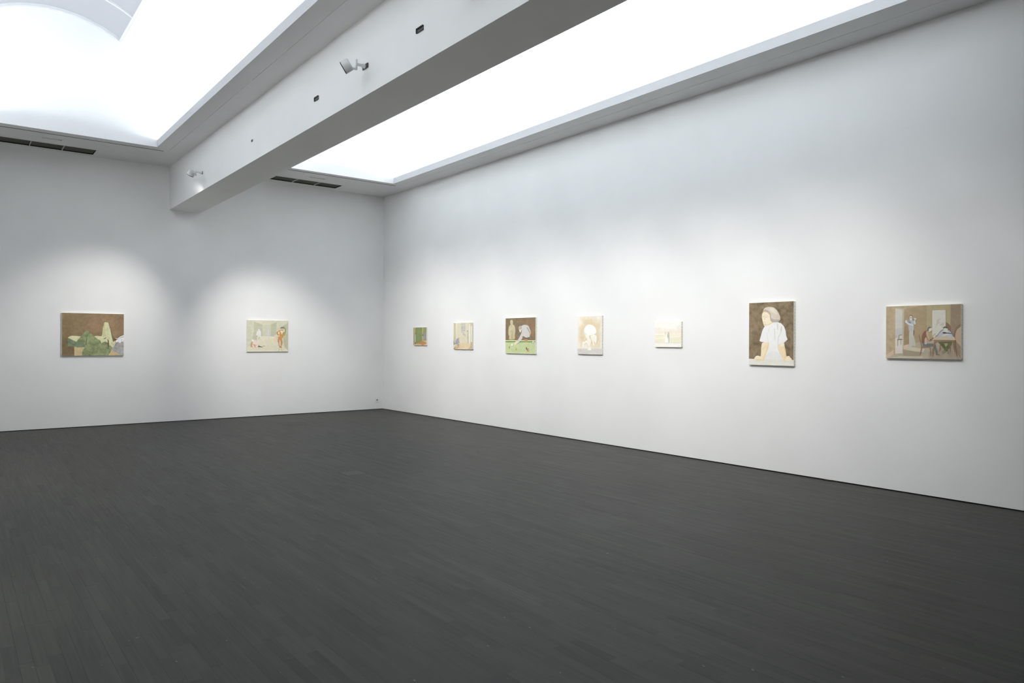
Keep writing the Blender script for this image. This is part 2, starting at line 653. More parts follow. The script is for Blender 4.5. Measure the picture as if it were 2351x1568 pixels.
# ------------------------------------------------------------------ spotlights on the beam
def spotlight(y, side, label, group, head, aim, zm=4.158, watts=None, size=64, elbow=None, k=1.0, spill=0.0):
    """side -1: on the left face of the beam, +1: on the right face"""
    fx = BX1 if side < 0 else BX2
    t = thing('spotlight', (fx, y, zm), label, 'spotlight', group)
    o = Vector((fx, y, zm))
    h = Vector(head) - o
    d = Vector(aim).normalized()
    n = side
    pl_ = .055 if k == 1.0 else .016
    MB().box((min(0, n * .012), -pl_, -.022), (max(0, n * .012), pl_, .022)).build('plug', M_TERM, t, bevel=.002)
    MB().lathe((n * .010, 0, 0), (n, 0, 0), [(0, .022), (.03, .020), (.036, .016)], 20).build('adapter', M_WHITE, t, smooth=True)
    ex = n * 0.10
    ez0, ez1 = (0.03, -0.06) if elbow is None else elbow
    MB().bar((n * .04, 0, 0), (ex, 0, 0.0), .016, .022).build('arm', M_WHITE, t, bevel=.002)
    MB().bar((ex, 0, ez0), (ex, 0, ez1), .022, .014, (1, 0, 0)).build('bracket', M_WHITE, t, bevel=.002)
    rear = h - d * .030 + Vector((0, 0, -.03))
    MB().bar((ex, 0, ez1 + .008), rear, .018, .014).build('link', M_WHITE, t, bevel=.002)
    hd = MB().lathe(h, d, [(t_ * k, r_ * k) for t_, r_ in ((-.040, .050), (-.038, .0545), (-.034, .058), (.034, .060), (.036, .060))], 40)
    hd.build('head', M_WHITE, t, smooth=True)
    MB().lathe(h, d, [(.036 * k, .0595 * k), (.044 * k, .0595 * k), (.044 * k, .053 * k), (.038 * k, .053 * k)], 40).build('front_ring', M_BLACK, t, smooth=True)
    MB().lathe(h, d, [(.0382 * k, .052 * k), (.0392 * k, .052 * k)], 40).build('lens', M_LENS, t, smooth=True)
    ld = bpy.data.lights.new('beam_glow', 'SPOT')
    ld.energy = SPOT_W if watts is None else watts
    ld.color = SPOT_C
    ld.spot_size = math.radians(size)
    ld.spot_blend = 1.0
    ld.shadow_soft_size = 0.03
    lo = bpy.data.objects.new('beam_glow', ld)
    COL.objects.link(lo)
    lo.parent = t
    lo.location = h + d * .06
    lo.rotation_euler = d.to_track_quat('-Z', 'Y').to_euler()
    if spill:                       # stray light at the rim of the lens
        sd = bpy.data.lights.new('spill_glow', 'SPOT')
        sd.energy = spill
        sd.color = SPOT_C
        sd.spot_size = math.radians(150)
        sd.spot_blend = 0.35
        sd.shadow_soft_size = 0.04
        so = bpy.data.objects.new('spill_glow', sd)
        COL.objects.link(so)
        so.parent = t
        so.location = h + d * .06
        so.rotation_euler = lo.rotation_euler
    return t


def image_dir(p, ix, iy, away):
    """3D axis whose picture direction is (ix right, iy up), with a share `away` along the view ray"""
    v = (Vector(p) - CAM).normalized()
    q = (cr * ix + cu * iy).normalized()
    q = (q - v * q.dot(v)).normalized()
    return (q * math.sqrt(1 - away * away) + v * away).normalized()


# the two lamps in view on the left face
h1 = on_plane((439.3, 397.3), 0, BX1 - 0.20)
d1 = image_dir(h1, -.51, -.86, .325)
spotlight(-2.187, -1, 'white round spotlight on the beam close to the back wall', 'spotlights on the beam', h1, d1, watts=222, size=62, k=0.9, spill=4.5)
h2 = on_plane((796.5, 151.5), 0, BX1 - 0.20)
d2 = image_dir(h2, -.87, -.49, .02)
spotlight(-7.874, -1, 'white round spotlight with a black front ring, halfway along the beam',
          'spotlights on the beam', h2, d2, watts=620, elbow=(0.045, -0.055))
spotlight(-9.73, -1, 'white spotlight on the beam past the largest empty power point', 'spotlights on the beam',
          (BX1 - .2, -9.73, 4.22), (-1, 0, -.65), watts=620)

PAINT_Y = [-1.61, -3.16, -4.86, -6.515, -8.0, -9.52, -11.17]
NAMES = ['small green room painting', 'painting of the seated blue figure', 'painting of the billiard table', 'painting of the bending pale figure',
         'small painting of the couple', 'painting of the figure in white', 'painting of people at a table']
for y, nm in zip(PAINT_Y, NAMES):
    yy = y - 0.95
    if y < -11:
        y += 0.35
    hd = Vector((BX2 + .2, yy, 4.12))
    spotlight(yy, 1, 'white spotlight on the hidden beam face facing the ' + nm, 'spotlights on the beam',
              hd, Vector((0, y, 1.1)) - hd, watts=SPOT_W * (0.62 if y < -10.5 else 0.85 if y > -2 else 1.0))
hd = Vector((BX2 + .2, -3.32, 4.12))
spotlight(-3.32, 1, 'white spotlight on the hidden beam face aimed at the orange suit painting', 'spotlights on the beam',
          hd, Vector((-2.5, 0, 1.1)) - hd, watts=375, size=50)

# empty power points on the beam
for y, z, sc_, lab in ((-8.897, 4.172, 1.0, 'empty dark ribbed power point on the beam above the black-ringed spotlight'),
                       (-6.695, 4.156, 0.95, 'empty dark ribbed power point on the beam between the two white spotlights'),
                       (-4.56, 4.156, 0.45, 'tiny dark power point halfway between the ribbed power point and the back wall')):
    t = thing('power_point', (BX1, y, z), lab, 'power point', 'power points on the beam')
    L_ = .058 * sc_
    MB().box((-.006, -L_, -.021 * min(1, sc_ + .2)), (0, L_, .021 * min(1, sc_ + .2))).build('body', M_TERM, t, bevel=.0015)
    if sc_ > .6:
        for k in range(5):
            yk = -L_ + (k + .5) * 2 * L_ / 5
            MB().box((-.014, yk - .007, .008), (-.0055, yk + .004, .022)).build('contact', M_BLACK, t)
        MB().box((-.012, L_ - .012, -.02), (-.0055, L_, .02)).build('end_stop', M_BLACK, t)
        MB().box((-.011, -L_, -.022), (-.0055, L_ - .02, -.015)).build('rail', M_BLACK, t)

# ------------------------------------------------------------------ air vents in the end soffit
for (x0, x1, y0, y1), lab in zip(VENTS, ('dark slotted air vent in the ceiling, half hidden behind the beam',
                                         'dark slotted air vent in the ceiling beside the vault with the curved skylight')):
    t = thing('air_vent', ((x0 + x1) / 2, (y0 + y1) / 2, ZC), lab, 'air vent', 'ceiling air vents')
    hx, hy = (x1 - x0) / 2, (y1 - y0) / 2
    fr = MB()
    fl = .022
    for bx in (((-hx - fl, -hy - fl, -.004), (hx + fl, -hy, 0)), ((-hx - fl, hy, -.004), (hx + fl, hy + fl, 0)),
               ((-hx - fl, -hy, -.004), (-hx, hy, 0)), ((hx, -hy, -.004), (hx + fl, hy, 0))):
        fr.box(*bx)
    fr.build('frame', M_CEIL, t)
    MB().box((-hx + .001, -hy + .001, .10), (hx - .001, hy - .001, .105)).build('backing', M_GAP, t)
    for k in (1, 2):
        xd = -hx + 2 * hx * k / 3
        MB().box((xd - .005, -hy + .001, -.001), (xd + .005, hy - .001, .05)).build('divider', M_DIV, t)
    nb = 14
    blade = None
    for k in range(nb):
        yb = -hy + (k + .5) * 2 * hy / nb
        if blade is None:
            blade = MB().bar((-hx + .002, 0, .022), (hx - .002, 0, .022), .020, .0025, (0, .45, .9)).mesh('blade', M_BLADE)
        o = bpy.data.objects.new('blade', blade)
        COL.objects.link(o)
        o.parent = t
        o.location = (0, yb, 0)

# small recessed emergency lamps beside the vents
for x0, x1, yc, lab in ((-2.055, -1.742, -0.868, 'slim white recessed emergency lamp by the vent half hidden behind the beam'),
                        (-6.40, -6.13, -0.845, 'slim white recessed emergency lamp by the ceiling vent below the curved skylight')):
    t = thing('emergency_lamp', ((x0 + x1) / 2, yc, ZC), lab, 'lamp', 'emergency lamps in the end soffit')
    h = (x1 - x0) / 2
    pl = MB()
    pl.box((-h - .07, -.075, -.003), (h + .05, -.03, 0))
    pl.box((-h - .07, .03, -.003), (h + .05, .075, 0))
    pl.box((-h - .07, -.03, -.003), (-h, .03, 0))
    pl.box((h, -.03, -.003), (h + .05, .03, 0))
    pl.build('cover_plate', M_CEIL, t)
    MB().box((-h + .004, -.022, -.010), (h - .05, .022, 0)).build('diffuser', M_DIFF, t, bevel=.003)
    MB().box((h - .045, -.025, -.0015), (h - .004, .025, 0)).build('control_bay', M_TERM, t)
    MB().lathe((h - .03, -.012, 0), (0, 0, -1), [(0, .004), (.004, .004), (.006, .002)], 12).build('indicator', M_LED, t, smooth=True)

# ------------------------------------------------------------------ socket, floor lids, shims
t = thing('wall_socket', (-0.141, 0, 0.197), 'small square white power socket low on the back wall by the corner', 'socket')
MB().box((-.041, -.009, -.041), (.041, 0, .041)).build('face_plate', M_SOCK, t, bevel=.003)
MB().lathe((0, -.0092, 0), (0, -1, 0), [(0, .027), (.001, .027), (.0012, .022)], 28).build('rim', M_SOCK, t, smooth=True)
MB().lathe((0, -.0106, .003), (0, -1, 0), [(0, .018), (.0006, .018)], 28).build('well', M_TERM, t, smooth=True)
MB().lathe((0.004, -.0112, -.010), (0, -1, 0), [(0, .011), (.001, .010)], 18).build('well_floor', M_SOCK, t, smooth=True)

t = thing('floor_lid', (-3.929, -6.72, -.008), 'small square grey metal lid set flush in the middle of the floor', 'floor lid', 'lids in the floor')
MB().box((-.124, -.127, 0), (.124, .127, .0085)).build('lid', M_PLATE, t, bevel=.001)
MB().box((.100, -.1305, 0), (.128, -.1275, .0088)).build('finger_notch', M_BLACK, t)
t = thing('floor_lid', (-2.64, -1.6525, -.008), 'large worn grey lid set flush in the floor near the back wall', 'floor lid', 'lids in the floor')
for i in range(4):
    a, c = -.2 + i * .1, -.2 + (i + 1) * .1
    MB().box((a + .002, -.303, 0), (c - .002, .303, .0082)).build('lid_board', M_PLATE2, t)
t = None
pa, pb = on_plane((779, 947.5), 2, 0), on_plane((819, 945), 2, 0)
MB().box((pa.x, -0.22, 0.0), (pb.x, -0.13, 0.0022)).build('cover_strip', M_PLATE2, None, label='narrow pale grey cover strip on the floor against the back wall',
                                                        category='cover strip', bevel=.0008)
for (u, v), ax, where in (((1898, 1104), 0, 'tall painting of the person in white'), ((1434, 1028.6), 0, 'pale ochre painting'),
                          ((1212, 993), 0, 'billiard table painting'), ((1045, 966), 0, 'cream corridor painting'), ((738, 948.5), 1, '')):
    p = on_plane((u, v), 2, 0)
    if ax == 0:
        lo, hi = (-.020, p.y - .04, 0), (.014, p.y + .04, .0105)
        lab = 'small black shim at the wall foot below the ' + where
    else:
        lo, hi = (p.x - .05, -.020, 0), (p.x + .05, .014, .0105)
        lab = 'small black shim at the foot of the back wall'
    MB().box(lo, hi).build('shim', M_BLACK, None, bevel=.002, label=lab, category='shim', group='shims under the walls')


# ------------------------------------------------------------------ paintings
def homography(src):
    dst = [(0, 1), (1, 1), (1, 0), (0, 0)]
    A, B = [], []
    for (x, y), (u, v) in zip(src, dst):
        A.append([x, y, 1, 0, 0, 0, -u * x, -u * y]); B.append(u)
        A.append([0, 0, 0, x, y, 1, -v * x, -v * y]); B.append(v)
    h = np.linalg.solve(np.array(A, float), np.array(B, float))
    return lambda x, y: ((h[0] * x + h[1] * y + h[2]) / (h[6] * x + h[7] * y + 1), (h[3] * x + h[4] * y + h[5]) / (h[6] * x + h[7] * y + 1))


def rounded(pts, n=4):
    out = []
    m = len(pts)
    for i in range(m):
        p0, p1, p2, p3 = (np.array(pts[(i + k) % m], float) for k in (-1, 0, 1, 2))
        for k in range(n):
            t_ = k / n
            out.append(tuple(0.5 * (2 * p1 + (p2 - p0) * t_ + (2 * p0 - 5 * p1 + 4 * p2 - p3) * t_ ** 2 + (3 * p1 - p0 - 3 * p2 + p3) * t_ ** 3)))
    return out


def clip_unit(poly):
    def cut(p, ax, lim, sign):
        out = []
        for i in range(len(p)):
            a, c = p[i], p[(i + 1) % len(p)]
            ia, ic = sign * (a[ax] - lim) <= 0, sign * (c[ax] - lim) <= 0
            if ia:
                out.append(a)
            if ia != ic:
                k = (lim - a[ax]) / (c[ax] - a[ax])
                out.append((a[0] + (c[0] - a[0]) * k, a[1] + (c[1] - a[1]) * k))
        return out
    for ax, lim, sg in ((0, 0.004, -1), (0, 0.996, 1), (1, 0.004, -1), (1, 0.996, 1)):
        poly = cut(poly, ax, lim, sg)
        if len(poly) < 3:
            return []
    return poly


def painting(name_label, wall, a, c, z0, z1, thick, corners, ground, shapes, tacks=0, mott=0.05, gain=1.0, ams=0.55):
    """a, c: left and right end along the wall; shapes: (colour, mottling, smooth, points traced on the photograph)"""
    wd, ht = abs(c - a), z1 - z0
    mid = (a + c) / 2
    if wall == 'right':
        t = thing('painting', (0, mid, z0), name_label, 'painting', 'unframed canvases on the white walls', -math.pi / 2)
    else:
        t = thing('painting', (mid, 0, z0), name_label, 'painting', 'unframed canvases on the white walls')
    MB().box((-wd / 2, -thick, 0), (wd / 2, -.0005, ht)).build('canvas', M_LINEN, t, bevel=.004)
    H = homography(corners)
    V, F, C = [], [], []

    def add(poly, col, am, layer):
        n = len(V)
        y = -thick - .0004 - layer * .00008
        for u, v in poly:
            V.append(((u - .5) * wd, y, v * ht))
        F.append(tuple(range(n, n + len(poly))))
        C.extend([(*(min(.93, q * gain) for q in lin(col)), am)] * len(poly))

    def feather(poly, col, am, layer, under):
        """soft-edged patch of paint that melts into the colour under it"""
        y = -thick - .0004 - layer * .00008
        n = len(V)
        m_ = len(poly)
        cx_, cz_ = sum(p[0] for p in poly) / m_, sum(p[1] for p in poly) / m_
        c1 = (*(min(.93, q * gain) for q in lin(col)), am)
        c0 = (*(min(.93, q * gain) for q in lin(under)), am)
        for sc_, cc in ((1.22, c0), (.72, c1)):
            for u, v in poly:
                uu = min(.996, max(.004, cx_ + (u - cx_) * sc_))
                vv = min(.996, max(.004, cz_ + (v - cz_) * sc_))
                V.append(((uu - .5) * wd, y, vv * ht))
                C.append(cc)
        V.append(((cx_ - .5) * wd, y, cz_ * ht))
        C.append(c1)
        for i_ in range(m_):
            j_ = (i_ + 1) % m_
            F.append((n + i_, n + j_, n + m_ + j_, n + m_ + i_))
            F.append((n + m_ + i_, n + m_ + j_, n + 2 * m_))

    add([(.004, .004), (.996, .004), (.996, .996), (.004, .996)], ground, mott, 0)
    for i, (col, am, sm, pts) in enumerate(shapes):
        am *= ams
        if sm:
            pts = rounded(pts)
        if sm == 2:
            poly = [H(*p) for p in pts]
            ar = sum(poly[k][0] * poly[(k + 1) % len(poly)][1] - poly[(k + 1) % len(poly)][0] * poly[k][1] for k in range(len(poly)))
            feather(poly if ar > 0 else poly[::-1], col, am, i + 1, ground)
            continue
        poly = clip_unit([H(*p) for p in pts])
        if len(poly) < 3:
            continue
        area = sum(poly[k][0] * poly[(k + 1) % len(poly)][1] - poly[(k + 1) % len(poly)][0] * poly[k][1] for k in range(len(poly)))
        if area < 0:
            poly = poly[::-1]
        add(poly, col, am, i + 1)
    me = bpy.data.meshes.new('picture')
    me.from_pydata(V, [], F)
    ca = me.color_attributes.new('paint', 'FLOAT_COLOR', 'CORNER')
    vi = np.empty(len(me.loops), 'i')
    me.loops.foreach_get('vertex_index', vi)
    ca.data.foreach_set('color', np.array(C, 'f')[vi].ravel())
    me.materials.append(M_PAINT)
    o = bpy.data.objects.new('picture', me)
    COL.objects.link(o)
    o.parent = t
    if tacks:
        tk = MB().lathe((0, 0, 0), (1, 0, 0), [(0, .0035), (.0012, .003)], 8).mesh('tack', M_TACK)
        for k in range(tacks):
            q = bpy.data.objects.new('tack', tk)
            COL.objects.link(q)
            q.parent = t
            q.location = (wd / 2, -thick * (.45 + .06 * math.sin(k * 2.3)), ht * (.025 + .95 * (k + .12 * math.sin(k * 5.1)) / (tacks - 1)) if 0 < k < tacks - 1 else ht * (.022 if k == 0 else .975))
    return t


def oval(x, y, rx, ry, n=14):
    return [(x + rx * math.cos(2 * math.pi * k / n), y + ry * math.sin(2 * math.pi * k / n)) for k in range(n)]


# 1: draped green form before a brown ground
painting('painting of a green draped form with a pale cone on a brown ground', 'back', -6.04, -5.102, 1.222, 1.953, .030,
         [(410, 272), (1812, 303), (1805, 1238), (403, 1245)], (137, 117, 88), [
    ((150, 125, 98), .07, 2, [(1010, 480), (1200, 330), (1480, 340), (1600, 420), (1640, 800), (1540, 800), (1300, 700), (1100, 760), (1000, 640)]),
    ((122, 105, 79), .07, 2, [(420, 860), (560, 820), (690, 1040), (690, 1230), (420, 1230)]),
    ((199, 178, 135), .05, 0, [(690, 1030), (930, 1040), (930, 1245), (690, 1245)]),
    ((166, 164, 160), .10, 0, [(1610, 930), (1815, 950), (1815, 1242), (1480, 1242), (1530, 1060)]),
    ((203, 180, 135), .05, 0, [(1540, 1115), (1745, 1245), (1430, 1245)]),
    ((125, 80, 52), .05, 0, [(1560, 835), (1645, 868), (1605, 910), (1570, 900)]),
    ((226, 225, 225), .04, 1, [(1615, 910), (1700, 850), (1820, 815), (1820, 925), (1790, 938), (1760, 925), (1715, 958), (1680, 930), (1640, 942)]),
    ((150, 135, 120), .04, 0, [(1640, 885), (1700, 842), (1812, 808), (1812, 816), (1705, 852)]),
    ((238, 237, 236), .02, 1, [(1618, 850), (1660, 853), (1730, 808), (1820, 778), (1820, 800), (1740, 830), (1680, 862), (1630, 863)]),
    ((150, 120, 105), .02, 0, [(1745, 905), (1758, 868), (1764, 870), (1754, 908)]),
    ((150, 120, 105), .02, 0, [(1785, 925), (1805, 890), (1810, 895), (1793, 928)]),
    ((206, 203, 162), .06, 0, [(540, 832), (600, 800), (650, 793), (760, 797), (825, 803), (830, 830), (740, 927), (640, 882)]),
    ((112, 110, 80), .05, 0, [(1460, 505), (1476, 530), (1575, 850), (1600, 900), (1560, 935), (1500, 760)]),
    ((207, 205, 164), .06, 0, [(1140, 803), (1190, 795), (1300, 803), (1310, 785), (1365, 497), (1385, 487), (1440, 490), (1457, 503), (1500, 650), (1530, 800),
                               (1560, 930), (1600, 908), (1620, 950), (1600, 1000), (1540, 1070), (1450, 1060), (1290, 970), (1170, 840)]),
    ((194, 193, 150), .06, 1, [(1330, 640), (1350, 560), (1385, 520), (1380, 700), (1400, 800), (1320, 810)]),
    ((138, 147, 108), .16, 0, [(540, 845), (735, 925), (870, 770), (945, 685), (965, 675), (990, 685), (1140, 805), (1190, 850), (1270, 900), (1300, 965), (1345, 930),
                               (1400, 925), (1445, 955), (1460, 1010), (1500, 1005), (1545, 1060), (1520, 1110), (1500, 1160), (1440, 1250), (865, 1250), (862, 1180),
                               (885, 1110), (925, 1045), (765, 1055), (690, 1030), (545, 1025)]),
    ((119, 132, 106), .12, 0, [(540, 848), (735, 928), (830, 935), (940, 985), (925, 1045), (765, 1055), (690, 1030), (545, 1025)]),
    ((105, 104, 70), .08, 1, [(1438, 880), (1462, 900), (1472, 1000), (1460, 1055), (1445, 1040)]),
    ((92, 98, 74), .04, 0, [(974, 760), (984, 760), (962, 985), (930, 990), (950, 975)]),
    ((118, 112, 82), .04, 0, [(1335, 858), (1370, 850), (1408, 812), (1392, 858), (1360, 868)]),
], gain=1.22, mott=.07, ams=1.0)

# 2: figures in a pale room, one in orange
painting('pale painting of figures in a room, one in an orange suit', 'back', -2.962, -2.14, 1.275, 1.898, .028,
         [(405, 212), (1825, 240), (1825, 1300), (408, 1308)], (207, 205, 183), [
    ((212, 207, 184), .05, 0, [(560, 215), (1480, 235), (1240, 372), (930, 372)]),
    ((190, 189, 164), .07, 0, [(630, 275), (930, 375), (930, 765), (720, 900), (560, 1010), (640, 600)]),
    ((204, 202, 179), .05, 0, [(930, 372), (1225, 372), (1225, 772), (930, 772)]),
    ((189, 189, 164), .06, 0, [(1225, 372), (1420, 290), (1420, 700), (1290, 800), (1225, 772)]),
    ((191, 189, 160), .06, 0, [(1640, 420), (1720, 380), (1830, 290), (1830, 1270), (1700, 1150), (1640, 800)]),
    ((152, 152, 118), .06, 1, [(1635, 440), (1720, 490), (1740, 620), (1690, 760), (1650, 700)]),
    ((222, 215, 191), .04, 0, [(900, 775), (1260, 775), (1440, 980), (1640, 1120), (1830, 1280), (1830, 1310), (412, 1310), (412, 1150), (700, 1000)]),
    ((226, 223, 217), .02, 1, [(735, 610), (790, 590), (780, 560), (800, 535), (845, 540), (850, 575), (880, 610), (888, 740), (820, 762), (725, 745), (732, 660)]),
    ((223, 221, 202), .02, 0, [(790, 750), (885, 750), (910, 830), (1000, 950), (960, 930), (830, 790), (780, 850), (785, 975), (765, 970), (740, 840)]),
    ((206, 208, 206), .02, 1, [(1115, 535), (1130, 525), (1145, 535), (1145, 565), (1165, 590), (1175, 700), (1170, 740), (1155, 740), (1145, 815), (1125, 815),
                               (1115, 740), (1095, 735), (1098, 600), (1115, 570)]),
    ((226, 219, 176), .02, 0, [(1265, 862), (1345, 960), (1345, 985), (1185, 985)]),
    ((229, 209, 186), .02, 1, [(1330, 790), (1355, 765), (1395, 790), (1445, 960), (1370, 970), (1310, 880)]),
    ((228, 228, 224), .02, 1, oval(1292, 820, 38, 32)),
    ((232, 212, 198), .03, 1, [(625, 905), (680, 895), (720, 940), (760, 1040), (805, 1125), (700, 1130), (600, 1000)]),
    ((234, 234, 228), .02, 1, oval(600, 918, 36, 34)),
    ((200, 155, 126), .04, 0, [(570, 965), (605, 990), (580, 1110), (615, 1150), (525, 1145), (535, 1020)]),
    ((206, 162, 134), .04, 0, [(605, 1040), (700, 1070), (760, 1070), (690, 1110), (715, 1155), (670, 1160), (655, 1115)]),
    ((98, 102, 92), .03, 0, [(788, 1060), (830, 1105), (965, 1142), (940, 1152), (790, 1150), (770, 1125), (808, 1112)]),
    ((110, 112, 100), .03, 0, [(945, 1098), (1042, 1110), (980, 1122)]),
    ((238, 233, 205), .02, 1, oval(1495, 670, 60, 90)),
    ((238, 233, 205), .02, 0, [(1655, 525), (1690, 525), (1690, 635), (1655, 630)]),
    ((204, 148, 88), .06, 1, [(1560, 555), (1590, 550), (1640, 590), (1660, 700), (1650, 790), (1600, 852), (1530, 832), (1510, 760), (1515, 680), (1510, 620),
                              (1470, 650), (1480, 690), (1512, 745), (1480, 758), (1420, 680), (1430, 630), (1500, 580)]),
    ((238, 220, 195), .02, 0, [(1535, 580), (1640, 590), (1642, 640), (1600, 712)]),
    ((232, 212, 170), .02, 1, oval(1503, 765, 24, 20)),
    ((203, 143, 90), .06, 0, [(1480, 770), (1530, 830), (1600, 850), (1630, 1010), (1580, 1140), (1548, 1140), (1572, 1000), (1530, 875), (1502, 1000), (1535, 1140),
                              (1508, 1138), (1465, 950)]),
    ((226, 190, 150), .03, 1, [(1565, 520), (1640, 500), (1632, 555), (1590, 570)]),
    ((118, 134, 104), .06, 1, [(1538, 518), (1560, 480), (1600, 450), (1640, 460), (1662, 502), (1600, 505)]),
    ((110, 90, 60), .03, 0, [(1505, 1138), (1590, 1138), (1612, 1160), (1530, 1158)]),
    ((206, 201, 158), .03, 0, [(1518, 1168), (1548, 1168), (1510, 1300), (1450, 1300)]),
    ((206, 201, 158), .03, 0, [(1566, 1168), (1592, 1168), (1652, 1300), (1600, 1300)]),
    ((241, 236, 213), .01, 0, [(405, 1285), (1830, 1280), (1830, 1312), (405, 1312)]),
], gain=1.12, mott=.04)

# 3: small green interior
painting('smallest dark green painting of a green room corner with an orange floor', 'right', -1.366, -1.873, 1.41, 1.775, .024,
         [(262, 300), (675, 295), (672, 872), (258, 868)], (144, 156, 106), [
    ((112, 122, 76), .05, 0, [(262, 300), (282, 300), (280, 868), (258, 868)]),
    ((217, 197, 128), .04, 0, [(284, 303), (322, 303), (318, 480), (296, 845), (276, 845)]),
    ((120, 130, 88), .05, 0, [(322, 300), (340, 300), (338, 800), (326, 800)]),
    ((136, 138, 130), .10, 1, [(298, 520), (318, 482), (336, 530), (332, 700), (330, 825), (292, 820)]),
    ((205, 206, 205), .04, 1, [(304, 530), (322, 520), (326, 690), (320, 770), (302, 760)]),
    ((156, 164, 120), .07, 0, [(555, 298), (680, 294), (680, 480), (555, 480)]),
    ((165, 163, 156), .10, 0, [(557, 490), (600, 472), (680, 462), (680, 712), (557, 720)]),
    ((224, 207, 138), .03, 0, [(541, 296), (556, 296), (556, 722), (541, 728)]),
    ((88, 88, 68), .03, 1, [(543, 545), (565, 522), (572, 545), (552, 565)]),
    ((200, 146, 101), .07, 0, [(540, 728), (680, 702), (680, 880), (258, 880), (330, 818)]),
    ((223, 192, 143), .04, 0, [(280, 832), (400, 815), (500, 830), (520, 880), (262, 880)]),
    ((223, 192, 128), .04, 0, [(548, 722), (680, 714), (680, 785), (640, 772)]),
    ((222, 188, 144), .04, 0, [(600, 832), (680, 810), (680, 880), (560, 880)]),
], tacks=10)

# 4: cream corridor with a blue seated figure
tx = [((222, 214, 192), .05, 0, [(1530, 155), (1608, 155), (1606, 720), (1580, 790), (1530, 690)]),
      ((209, 200, 168), .06, 0, [(1530, 155), (1602, 155), (1600, 715), (1578, 770), (1530, 690)]),
      ((234, 228, 211), .02, 0, [(1610, 155), (1650, 155), (1645, 620), (1610, 700)]),
      ((225, 218, 194), .04, 0, [(1650, 155), (1990, 150), (1985, 790), (1720, 785), (1650, 620)])]
for y0_, y1_, xe in ((152, 180, 1918), (205, 235, 1915), (262, 298, 1915), (304, 326, 1912), (332, 356, 1905), (376, 410, 1912), (432, 464, 1868)):
    xx = 1785
    kk = 0
    while xx < xe - 6:
        ww = (30, 22, 38, 18)[kk % 4]
        tx.append(((192 + 5 * (kk % 3), 192 + 5 * (kk % 3), 196), .10, 0, [(xx, y0_), (min(xe, xx + ww), y0_ - 1), (min(xe, xx + ww), y1_ - 1), (xx, y1_)]))
        xx += ww + 4
        kk += 1
tx += [((198, 197, 196), .12, 0, [(1822, 488), (1870, 485), (1916, 530), (1916, 576), (1880, 574), (1840, 540)]),
       ((190, 180, 150), .05, 1, [(1955, 400), (1995, 400), (1990, 440), (1960, 432)]),
       ((205, 197, 170), .04, 0, [(1975, 440), (1990, 440), (1996, 800), (1980, 800)]),
       ((207, 197, 168), .05, 0, [(2060, 172), (2140, 146), (2140, 250), (2085, 265)]),
       ((218, 208, 180), .04, 0, [(2060, 180), (2140, 240), (2140, 800), (2066, 800)]),
       ((239, 236, 222), .02, 0, [(2020, 205), (2060, 180), (2066, 805), (2030, 805)]),
       ((239, 237, 226), .02, 0, [(2085, 270), (2116, 255), (2120, 772), (2090, 742)]),
       ((231, 210, 175), .04, 0, [(1720, 785), (2030, 800), (2072, 890), (1985, 1002), (1540, 1000), (1620, 900)]),
       ((226, 196, 152), .06, 1, [(1600, 845), (1740, 795), (1730, 930), (1580, 985)]),
       ((202, 183, 153), .05, 0, [(2076, 742), (2140, 785), (2140, 1005), (1985, 1002), (2072, 890)]),
       ((176, 166, 142), .06, 0, [(1530, 690), (1588, 800), (1592, 830), (1522, 858)]),
       ((160, 150, 130), .05, 0, [(1540, 960), (1598, 888), (1592, 945), (1562, 1000), (1525, 1000)]),
       ((227, 224, 208), .02, 0, [(1522, 852), (1612, 848), (1545, 955), (1522, 985)]),
       ((196, 152, 117), .05, 0, [(1590, 960), (1650, 930), (1705, 930), (1610, 968)]),
       ((162, 165, 180), .06, 1, [(1642, 655), (1690, 650), (1692, 720), (1722, 780), (1662, 802), (1702, 830), (1697, 912), (1680, 912), (1662, 842), (1595, 826),
                                 (1590, 790), (1610, 720)]),
       ((224, 188, 152), .03, 1, [(1688, 625), (1710, 618), (1716, 660), (1690, 666)]),
       ((222, 196, 165), .03, 1, [(1712, 690), (1724, 695), (1722, 735), (1708, 730)])]
painting('cream painting of a seated blue figure in a corridor under small blue marks', 'right', -2.849, -3.474, 1.348, 1.842, .024,
         [(1537, 155), (2135, 145), (2130, 1000), (1525, 990)], (222, 214, 190), tx, tacks=14)

